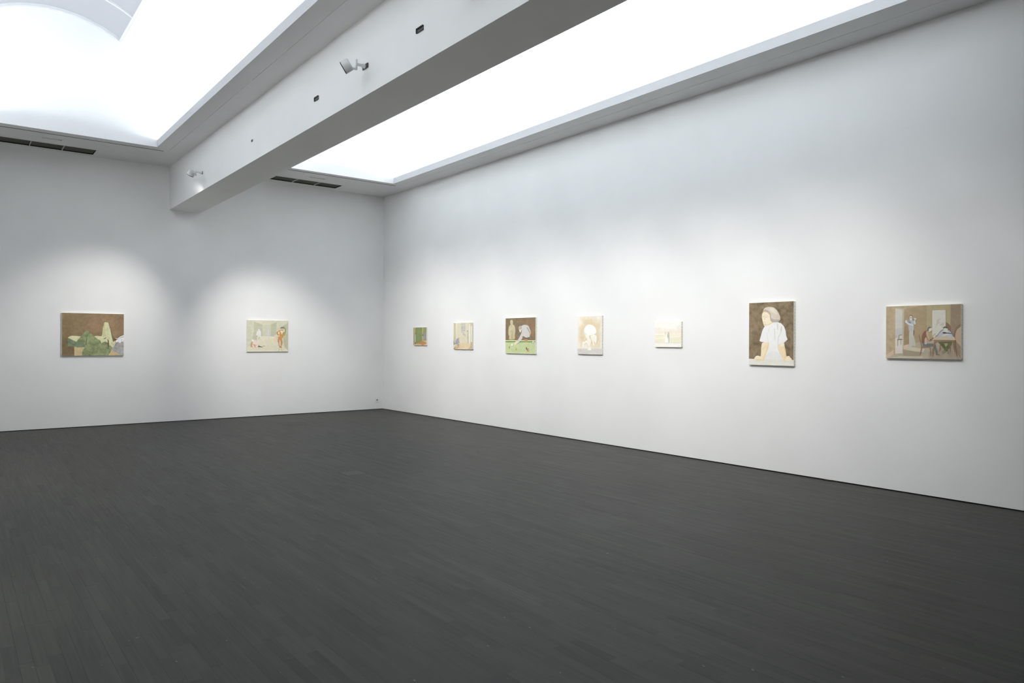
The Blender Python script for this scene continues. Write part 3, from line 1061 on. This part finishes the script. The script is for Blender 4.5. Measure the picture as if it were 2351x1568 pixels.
# 5: billiard table
sh = [((150, 126, 98), .10, 1, [(600, 380), (800, 330), (1100, 330), (1160, 600), (1100, 850), (800, 420)]),
      ((150, 124, 95), .06, 0, [(255, 895), (1175, 900), (1175, 935), (255, 935)]),
      ((223, 229, 172), .03, 0, [(255, 928), (1175, 930), (1175, 955), (255, 955)]),
      ((124, 154, 94), .06, 0, [(255, 953), (1175, 955), (1175, 992), (255, 992)]),
      ((201, 213, 161), .05, 0, [(255, 990), (1175, 990), (1175, 1355), (255, 1340)]),
      ((217, 224, 182), .03, 0, [(255, 1302), (1175, 1322), (1175, 1350), (255, 1335)]),
      ((200, 190, 155), .12, 1, [(440, 315), (480, 330), (490, 390), (485, 450), (530, 490), (555, 560), (560, 660), (545, 770), (537, 900), (380, 905), (378, 820),
                                 (350, 730), (348, 660), (365, 530), (400, 480), (420, 460), (405, 400), (410, 340)]),
      ((168, 148, 100), .06, 0, [(456, 670), (470, 670), (465, 905), (459, 905)]),
      ((120, 150, 92), .05, 0, [(600, 1045), (720, 985), (760, 960), (690, 1010), (610, 1055)]),
      ((122, 112, 103), .05, 0, [(838, 838), (988, 828), (1002, 897), (838, 897)]),
      ((213, 210, 204), .03, 1, [(745, 505), (790, 475), (850, 467), (920, 480), (960, 520), (1000, 620), (1015, 672), (980, 692), (990, 760), (995, 815), (960, 835),
                                 (890, 850), (840, 830), (785, 803), (762, 880), (700, 960), (632, 1000), (600, 970), (660, 880), (730, 740), (755, 640), (740, 560)]),
      ((158, 158, 158), .04, 0, [(890, 535), (930, 550), (998, 680), (975, 692), (920, 590)]),
      ((190, 182, 165), .08, 1, [(660, 530), (710, 495), (745, 515), (748, 620), (715, 690), (690, 680), (665, 620)]),
      ((229, 221, 202), .03, 1, [(680, 612), (742, 600), (735, 650), (718, 692), (690, 672)]),
      ((236, 221, 196), .03, 1, [(540, 995), (600, 960), (637, 1000), (575, 1058), (530, 1055)]),
      ((215, 170, 130), .05, 1, [(985, 690), (1020, 680), (1032, 710), (1000, 772), (985, 740)]),
      ((206, 160, 125), .06, 0, [(838, 902), (932, 902), (932, 985), (845, 980)])]
for x_, y_, rx_, ry_, c_ in ((460, 1070, 24, 36, (240, 236, 224)), (385, 1135, 18, 34, (190, 150, 125)), (590, 1185, 21, 36, (226, 190, 92)),
                             (898, 1172, 19, 38, (118, 118, 108)), (940, 1217, 26, 40, (198, 112, 60)), (948, 1222, 9, 20, (236, 220, 200)),
                             (1098, 990, 28, 38, (229, 229, 236))):
    if rx_ > 12:
        sh.append(((120, 135, 90), .04, 1, oval(x_ + 3, y_ + ry_ - 2, rx_ * .95, 9)))
    sh.append((c_, .05, 1, oval(x_, y_, rx_, ry_)))
sh.append(((150, 165, 195), .03, 1, oval(1100, 992, 9, 26)))
painting('painting of a man in white reaching over a green billiard table on a brown ground', 'right', -4.46, -5.265, 1.293, 1.895, .025,
         [(262, 268), (1165, 237), (1165, 1345), (262, 1325)], (139, 121, 97), sh, tacks=12, mott=.08)

# 6: bending pale figure on ochre
painting('painting of a bending white figure on a cloudy ochre ground with a grey band', 'right', -6.255, -6.776, 1.31, 1.884, .028,
         [(333, 205), (1070, 190), (1065, 1365), (332, 1345)], (241, 234, 220), [
    ((230, 212, 180), .05, 2, [(500, 205), (760, 195), (800, 300), (900, 340), (1000, 380), (1070, 400), (1070, 520), (1000, 620), (1020, 780), (1065, 850), (1000, 950),
                               (990, 1090), (980, 1140), (850, 1130), (720, 1110), (600, 1050), (540, 1070), (450, 1110), (420, 1050), (345, 980), (345, 600), (380, 520),
                               (480, 440), (470, 330)]),
    ((215, 211, 205), .06, 0, [(325, 1178), (1075, 1185), (1075, 1352), (325, 1336)]),
    ((246, 240, 226), .03, 0, [(325, 1334), (1075, 1350), (1075, 1375), (325, 1355)]),
    ((247, 242, 230), .02, 1, [(570, 770), (625, 755), (700, 765), (690, 850), (745, 930), (738, 1000), (705, 1110), (748, 1190), (742, 1232), (640, 1218), (685, 1140),
                               (615, 1010), (540, 1040), (532, 1140), (505, 1152), (485, 1100), (497, 970), (540, 975), (630, 910), (600, 850)]),
    ((228, 235, 217), .02, 1, [(528, 625), (602, 740), (565, 775), (530, 720)]),
    ((251, 249, 243), .01, 1, [(540, 600), (580, 520), (640, 465), (700, 455), (780, 480), (850, 530), (895, 610), (902, 680), (872, 730), (835, 757), (780, 772), (700, 778),
                               (640, 765), (600, 735), (560, 690)]),
    ((247, 242, 230), .02, 1, [(732, 790), (780, 775), (800, 860), (835, 1010), (850, 1060), (820, 1087), (790, 1070), (800, 1020), (745, 890)]),
    ((247, 245, 231), .03, 1, [(790, 790), (830, 765), (900, 795), (917, 900), (885, 1022), (845, 965), (812, 930)]),
], tacks=13, mott=.03)

# 7: pale couple
sh = [((240, 240, 234), .02, 0, [(375, 545), (505, 545), (505, 590), (375, 590)]),
      ((245, 236, 221), .03, 0, [(375, 588), (510, 575), (515, 530), (610, 530), (640, 575), (760, 575), (850, 585), (990, 600), (1000, 565), (1075, 565), (1090, 600),
                                 (1200, 602), (1206, 515), (1395, 510), (1395, 722), (375, 722)]),
      ((238, 238, 232), .02, 1, [(1212, 515), (1250, 470), (1310, 440), (1400, 445), (1400, 515)]),
      ((238, 239, 231), .02, 1, [(620, 580), (690, 555), (780, 548), (815, 580), (720, 592)]),
      ((238, 239, 231), .02, 1, [(880, 590), (960, 575), (1010, 590), (960, 605)]),
      ((236, 232, 224), .03, 0, [(375, 690), (1395, 690), (1395, 708), (375, 715)])]
for k in range(17):
    x_ = 400 + k * 58
    sh.append(((243, 228, 208), .04, 0, [(x_, 720), (x_ + 30, 720), (x_ + 30, 780), (x_, 780)]))
sh += [((241, 235, 210), .03, 0, [(375, 815), (1395, 790), (1395, 1106), (375, 1106)]),
       ((235, 230, 200), .03, 0, [(375, 812), (780, 808), (780, 830), (375, 850)]),
       ((246, 243, 228), .02, 0, [(375, 945), (790, 898), (790, 925), (375, 978)]),
       ((246, 243, 228), .02, 0, [(955, 885), (1395, 838), (1395, 865), (955, 915)]),
       ((249, 246, 238), .01, 0, [(790, 785), (835, 785), (870, 950), (955, 1000), (985, 1108), (752, 1108), (782, 900)]),
       ((240, 219, 192), .03, 1, [(768, 700), (800, 690), (802, 785), (768, 785)]),
       ((244, 232, 214), .02, 1, [(805, 700), (835, 700), (840, 780), (810, 785)]),
       ((205, 203, 198), .06, 1, [(878, 748), (920, 742), (940, 860), (942, 1000), (937, 1095), (907, 1095), (892, 940), (862, 870), (868, 790)]),
       ((184, 182, 176), .05, 0, [(875, 760), (893, 760), (895, 920), (880, 920), (865, 860)]),
       ((165, 163, 155), .04, 1, oval(896, 716, 15, 15))]
painting('small very pale painting of a wedding couple on a lawn', 'right', -7.777, -8.223, 1.431, 1.768, .026,
         [(383, 320), (1388, 300), (1385, 1280), (385, 1265)], (247, 244, 236), sh, tacks=11, mott=.015)

# 8: figure in white looking back
painting('tall painting of a person in a white shirt looking back over the shoulder, brown ground', 'right', -9.232, -9.812, 1.232, 1.970, .032,
         [(182, 143), (1133, 97), (1135, 1478), (180, 1458)], (134, 118, 94), [
    ((233, 231, 220), .03, 0, [(170, 1327), (1145, 1346), (1145, 1490), (170, 1470)]),
    ((241, 240, 238), .02, 0, [(520, 630), (600, 600), (690, 550), (800, 546), (868, 573), (925, 635), (958, 720), (975, 840), (1003, 910), (925, 985), (802, 1030),
                               (805, 1115), (850, 1220), (920, 1346), (490, 1346), (560, 1180), (605, 1000), (600, 985), (440, 965), (408, 945), (440, 830), (470, 720)]),
    ((235, 234, 230), .03, 1, [(600, 1190), (740, 1170), (850, 1220), (915, 1335), (700, 1345), (510, 1335)]),
    ((224, 222, 216), .02, 1, [(775, 590), (800, 580), (806, 690), (782, 700)]),
    ((214, 211, 204), .02, 1, [(868, 640), (886, 650), (878, 720), (852, 742)]),
    ((226, 224, 218), .02, 1, [(715, 680), (735, 700), (745, 880), (728, 935), (722, 800)]),
    ((228, 226, 221), .02, 1, [(600, 700), (618, 660), (612, 720), (598, 760)]),
    ((222, 220, 214), .02, 0, [(800, 860), (870, 735), (876, 742), (815, 880), (803, 1030), (795, 1030)]),
    ((224, 222, 216), .02, 0, [(558, 765), (566, 765), (606, 985), (598, 985)]),
    ((244, 227, 194), .03, 1, [(480, 980), (598, 988), (606, 1050), (585, 1140), (540, 1250), (505, 1345), (420, 1358), (440, 1230), (450, 1060)]),
    ((241, 217, 170), .03, 1, [(585, 1010), (606, 1020), (565, 1190), (505, 1345), (470, 1352), (530, 1200)]),
    ((241, 217, 170), .03, 1, [(470, 1110), (520, 1070), (545, 1040), (520, 1100), (480, 1130)]),
    ((247, 233, 206), .03, 1, [(300, 1325), (330, 1275), (380, 1260), (440, 1285), (475, 1335), (440, 1362), (320, 1355)]),
    ((240, 217, 172), .03, 1, [(330, 1345), (400, 1325), (460, 1345), (430, 1362), (330, 1358)]),
    ((243, 222, 184), .03, 1, [(798, 1040), (920, 983), (945, 1060), (970, 1200), (992, 1345), (925, 1362), (860, 1230), (812, 1120)]),
    ((247, 236, 212), .02, 1, [(840, 1030), (915, 995), (925, 1040), (880, 1070)]),
    ((239, 212, 162), .03, 1, [(925, 1060), (950, 1080), (975, 1220), (990, 1330), (960, 1340), (945, 1200)]),
    ((247, 231, 200), .03, 1, [(978, 1280), (1030, 1260), (1065, 1290), (1098, 1340), (1080, 1364), (960, 1364)]),
    ((241, 215, 168), .03, 1, [(600, 535), (685, 545), (645, 590), (575, 612)]),
    ((244, 231, 205), .03, 1, [(480, 355), (560, 338), (622, 390), (636, 480), (660, 535), (600, 590), (525, 630), (498, 612), (472, 510), (458, 440), (464, 380)]),
    ((243, 219, 174), .02, 1, [(488, 330), (560, 330), (628, 385), (620, 410), (560, 352), (482, 362)]),
    ((236, 216, 180), .02, 1, [(494, 590), (530, 580), (560, 600), (525, 628), (502, 615)]),
    ((218, 212, 194), .03, 1, oval(483, 430, 11, 12)),
    ((218, 212, 194), .03, 1, oval(556, 440, 13, 12)),
    ((168, 164, 145), .02, 1, oval(484, 433, 4, 6)),
    ((168, 164, 145), .02, 1, oval(557, 443, 5, 6)),
    ((228, 210, 176), .02, 0, [(513, 395), (528, 385), (530, 470), (540, 500), (508, 502), (514, 470)]),
    ((228, 210, 176), .02, 0, [(545, 385), (605, 425), (602, 434), (542, 398)]),
    ((214, 190, 158), .02, 1, [(486, 550), (508, 538), (540, 552), (510, 548)]),
    ((218, 206, 190), .06, 1, [(484, 335), (500, 275), (540, 240), (630, 226), (710, 240), (780, 300), (830, 390), (850, 460), (840, 505), (790, 547), (700, 547),
                               (650, 525), (630, 480), (628, 400), (590, 350), (530, 330)]),
    ((188, 177, 162), .08, 1, [(490, 300), (540, 285), (610, 320), (650, 390), (650, 470), (628, 440), (625, 395), (580, 345), (520, 325), (487, 332)]),
    ((186, 175, 160), .08, 1, [(640, 445), (720, 490), (835, 495), (795, 545), (700, 547), (650, 522)]),
    ((229, 219, 204), .05, 1, [(620, 250), (710, 260), (770, 320), (790, 390), (700, 350), (640, 300)]),
], tacks=19, mott=.16)

# 9: people at a table
painting('wide painting of people by a table in a tan room', 'right', -10.825, -11.52, 1.344, 1.872, .032,
         [(235, 232), (1930, 165), (1938, 1422), (232, 1400)], (190, 172, 141), [
    ((180, 161, 129), .06, 0, [(650, 290), (1158, 195), (1158, 975), (1000, 1025), (640, 1115)]),
    ((170, 148, 118), .06, 1, [(660, 700), (740, 720), (760, 1060), (660, 1090)]),
    ((187, 173, 137), .05, 0, [(1158, 195), (1690, 175), (1690, 965), (1158, 985)]),
    ((164, 144, 121), .06, 0, [(1690, 175), (1945, 160), (1945, 1430), (1850, 1310), (1750, 1005), (1690, 800)]),
    ((150, 124, 98), .06, 1, [(1590, 580), (1690, 660), (1700, 780), (1640, 760), (1590, 700)]),
    ((150, 128, 108), .06, 1, [(1760, 860), (1800, 720), (1880, 630), (1945, 610), (1945, 700), (1860, 740), (1805, 900)]),
    ((204, 179, 152), .05, 1, [(1800, 880), (1830, 760), (1890, 705), (1950, 685), (1950, 1110), (1870, 1062), (1812, 980)]),
    ((189, 177, 154), .05, 0, [(640, 1112), (940, 1062), (1160, 985), (1690, 968), (1750, 1010), (1860, 1310), (1945, 1430), (225, 1410), (415, 1310), (620, 1290)]),
    ((216, 193, 167), .04, 0, [(225, 1330), (408, 1215), (416, 1310), (225, 1412)]),
    ((213, 203, 177), .04, 0, [(640, 1190), (745, 1130), (1120, 1185), (1085, 1255), (900, 1242)]),
    ((224, 200, 176), .04, 0, [(620, 1115), (745, 1080), (748, 1130), (640, 1190)]),
    ((172, 160, 136), .06, 0, [(620, 1205), (1060, 1262), (1000, 1345), (630, 1345)]),
    ((206, 197, 172), .04, 0, [(560, 1350), (1068, 1350), (1050, 1415), (240, 1402)]),
    ((176, 162, 140), .06, 0, [(1200, 1250), (1760, 1050), (1860, 1310), (1900, 1420), (1200, 1412)]),
    ((201, 191, 167), .03, 0, [(450, 253), (650, 288), (652, 310), (640, 1105), (612, 1160), (608, 310), (450, 280)]),
    ((217, 213, 202), .03, 0, [(450, 280), (608, 310), (612, 1288), (450, 1298)]),
    ((206, 205, 201), .03, 0, [(450, 735), (608, 710), (608, 880), (450, 886)]),
    ((205, 190, 178), .03, 0, [(450, 884), (500, 882), (500, 935), (450, 935)]),
    ((225, 217, 206), .03, 0, [(450, 955), (610, 955), (622, 1285), (450, 1292)]),
    ((148, 148, 134), .04, 0, [(520, 890), (545, 866), (608, 862), (608, 876), (548, 884), (536, 955), (608, 958), (608, 986), (587, 988), (583, 1092), (573, 1092),
                               (571, 988), (516, 988), (514, 1120), (502, 1120), (497, 960), (522, 955)]),
    ((152, 136, 105), .05, 1, [(752, 480), (772, 434), (804, 418), (838, 436), (852, 490), (836, 525), (762, 525)]),
    ((128, 118, 94), .05, 1, [(855, 690), (882, 800), (872, 880), (852, 850), (832, 1070), (816, 1050), (840, 850)]),
    ((228, 226, 219), .02, 1, [(772, 462), (802, 446), (830, 460), (832, 512), (800, 547), (776, 532)]),
    ((80, 78, 70), .02, 0, [(782, 484), (824, 480), (824, 490), (782, 494)]),
    ((194, 196, 200), .05, 1, [(738, 565), (780, 540), (832, 528), (860, 590), (866, 680), (862, 770), (768, 772), (750, 660), (736, 610)]),
    ((158, 158, 158), .05, 1, [(742, 565), (790, 560), (800, 610), (760, 610)]),
    ((216, 219, 222), .03, 1, [(670, 578), (688, 540), (722, 545), (735, 592), (850, 635), (850, 662), (745, 642), (700, 608)]),
    ((216, 217, 215), .03, 1, [(862, 478), (890, 492), (916, 488), (918, 520), (897, 548), (912, 618), (880, 632), (856, 565), (884, 540)]),
    ((202, 199, 184), .04, 0, [(848, 850), (882, 930), (916, 1112), (870, 1116), (818, 1106)]),
    ((205, 202, 190), .04, 0, [(770, 768), (862, 768), (856, 860), (820, 1130), (765, 1162), (728, 1156), (766, 1070), (760, 900)]),
    ((222, 219, 205), .03, 0, [(1283, 316), (1580, 304), (1590, 892), (1283, 872)]),
    ((209, 203, 188), .05, 1, [(1385, 535), (1445, 490), (1475, 515), (1432, 555), (1462, 600), (1410, 620), (1372, 700), (1355, 700), (1378, 600)]),
    ((208, 201, 186), .05, 0, [(1450, 625), (1500, 612), (1510, 590), (1550, 586), (1542, 652), (1520, 655), (1525, 705), (1512, 705), (1500, 658), (1450, 662)]),
    ((158, 128, 106), .04, 0, [(974, 860), (992, 860), (1040, 1060), (1062, 1128), (1250, 1138), (1262, 1350), (1245, 1348), (1225, 1156), (1062, 1156), (1022, 1332),
                               (1003, 1332), (1040, 1142), (1018, 1050)]),
    ((126, 129, 125), .06, 0, [(1060, 1058), (1300, 1060), (1362, 1080), (1412, 1262), (1400, 1292), (1368, 1292), (1320, 1132), (1250, 1132), (1080, 1126)]),
    ((150, 148, 138), .05, 0, [(1320, 1132), (1330, 1180), (1290, 1300), (1262, 1300), (1275, 1200)]),
    ((130, 118, 102), .04, 0, [(1368, 1288), (1400, 1288), (1465, 1312), (1440, 1324), (1368, 1316)]),
    ((148, 112, 92), .05, 1, [(1058, 870), (1100, 790), (1165, 765), (1195, 800), (1190, 880), (1225, 962), (1300, 928), (1315, 952), (1232, 1002), (1180, 962), (1150, 920),
                              (1112, 960), (1115, 1050), (1050, 1052), (1050, 950)]),
    ((207, 180, 154), .04, 1, [(1152, 795), (1185, 795), (1232, 968), (1205, 978), (1160, 900)]),
    ((210, 182, 150), .04, 1, [(1115, 960), (1150, 920), (1170, 1000), (1160, 1050), (1118, 1050)]),
    ((186, 191, 197), .04, 0, [(1098, 1045), (1192, 1040), (1140, 1087)]),
    ((126, 124, 114), .05, 1, [(1172, 745), (1200, 690), (1255, 686), (1272, 712), (1225, 722), (1212, 775), (1185, 780)]),
    ((226, 217, 202), .03, 1, [(1212, 728), (1262, 708), (1278, 715), (1272, 762), (1228, 797), (1190, 802), (1205, 770)]),
    ((205, 192, 176), .03, 1, [(1285, 880), (1350, 832), (1370, 850), (1310, 900)]),
    ((230, 223, 210), .03, 1, [(1318, 895), (1372, 848), (1386, 858), (1325, 932)]),
    ((120, 118, 108), .04, 1, [(1408, 862), (1468, 782), (1540, 738), (1645, 740), (1706, 785), (1750, 870), (1755, 925), (1396, 925)]),
    ((198, 199, 208), .04, 1, [(1412, 875), (1470, 795), (1545, 750), (1640, 750), (1698, 795), (1738, 870), (1742, 922), (1402, 922)]),
    ((226, 222, 208), .03, 1, [(1540, 706), (1632, 714), (1626, 772), (1660, 800), (1600, 812), (1550, 765)]),
    ((112, 107, 92), .04, 1, [(1526, 712), (1550, 680), (1590, 672), (1628, 695), (1632, 722), (1570, 708), (1545, 722)]),
    ((56, 53, 46), .03, 1, [(1513, 820), (1550, 802), (1602, 810), (1720, 828), (1722, 838), (1602, 830), (1550, 834)]),
    ((228, 217, 198), .03, 1, [(1508, 872), (1560, 850), (1630, 832), (1662, 850), (1570, 892), (1520, 895)]),
    ((104, 112, 70), .06, 0, [(1420, 1025), (1530, 1020), (1592, 1140), (1652, 1232), (1610, 1252), (1510, 1132)]),
    ((112, 120, 76), .06, 0, [(1620, 1020), (1728, 1020), (1722, 1072), (1602, 1242), (1540, 1222), (1640, 1082)]),
    ((112, 120, 76), .06, 0, [(1420, 1018), (1728, 1016), (1724, 1052), (1600, 1046), (1560, 1046), (1430, 1052)]),
    ((150, 140, 122), .04, 1, [(1508, 1232), (1555, 1212), (1592, 1226), (1552, 1275), (1512, 1275)]),
    ((150, 140, 122), .04, 1, [(1598, 1232), (1652, 1238), (1658, 1272), (1610, 1285)]),
    ((148, 118, 97), .04, 0, [(1670, 1100), (1686, 1090), (1710, 1262), (1696, 1262)]),
    ((160, 130, 106), .04, 0, [(1452, 1090), (1476, 1096), (1466, 1240), (1452, 1240)]),
    ((148, 118, 97), .04, 0, [(1738, 1010), (1764, 1010), (1802, 1246), (1786, 1246)]),
    ((150, 121, 99), .04, 0, [(1768, 1000), (1792, 1000), (1856, 1342), (1836, 1342), (1772, 1100)]),
    ((164, 133, 113), .04, 0, [(1318, 970), (1812, 973), (1795, 1012), (1395, 1017), (1352, 1042), (1302, 1348), (1280, 1348), (1326, 1012)]),
    ((214, 200, 172), .03, 0, [(1362, 903), (1782, 910), (1818, 972), (1288, 968)]),
    ((228, 216, 192), .02, 0, [(1288, 962), (1818, 966), (1818, 976), (1288, 972)]),
], tacks=12, mott=.07)
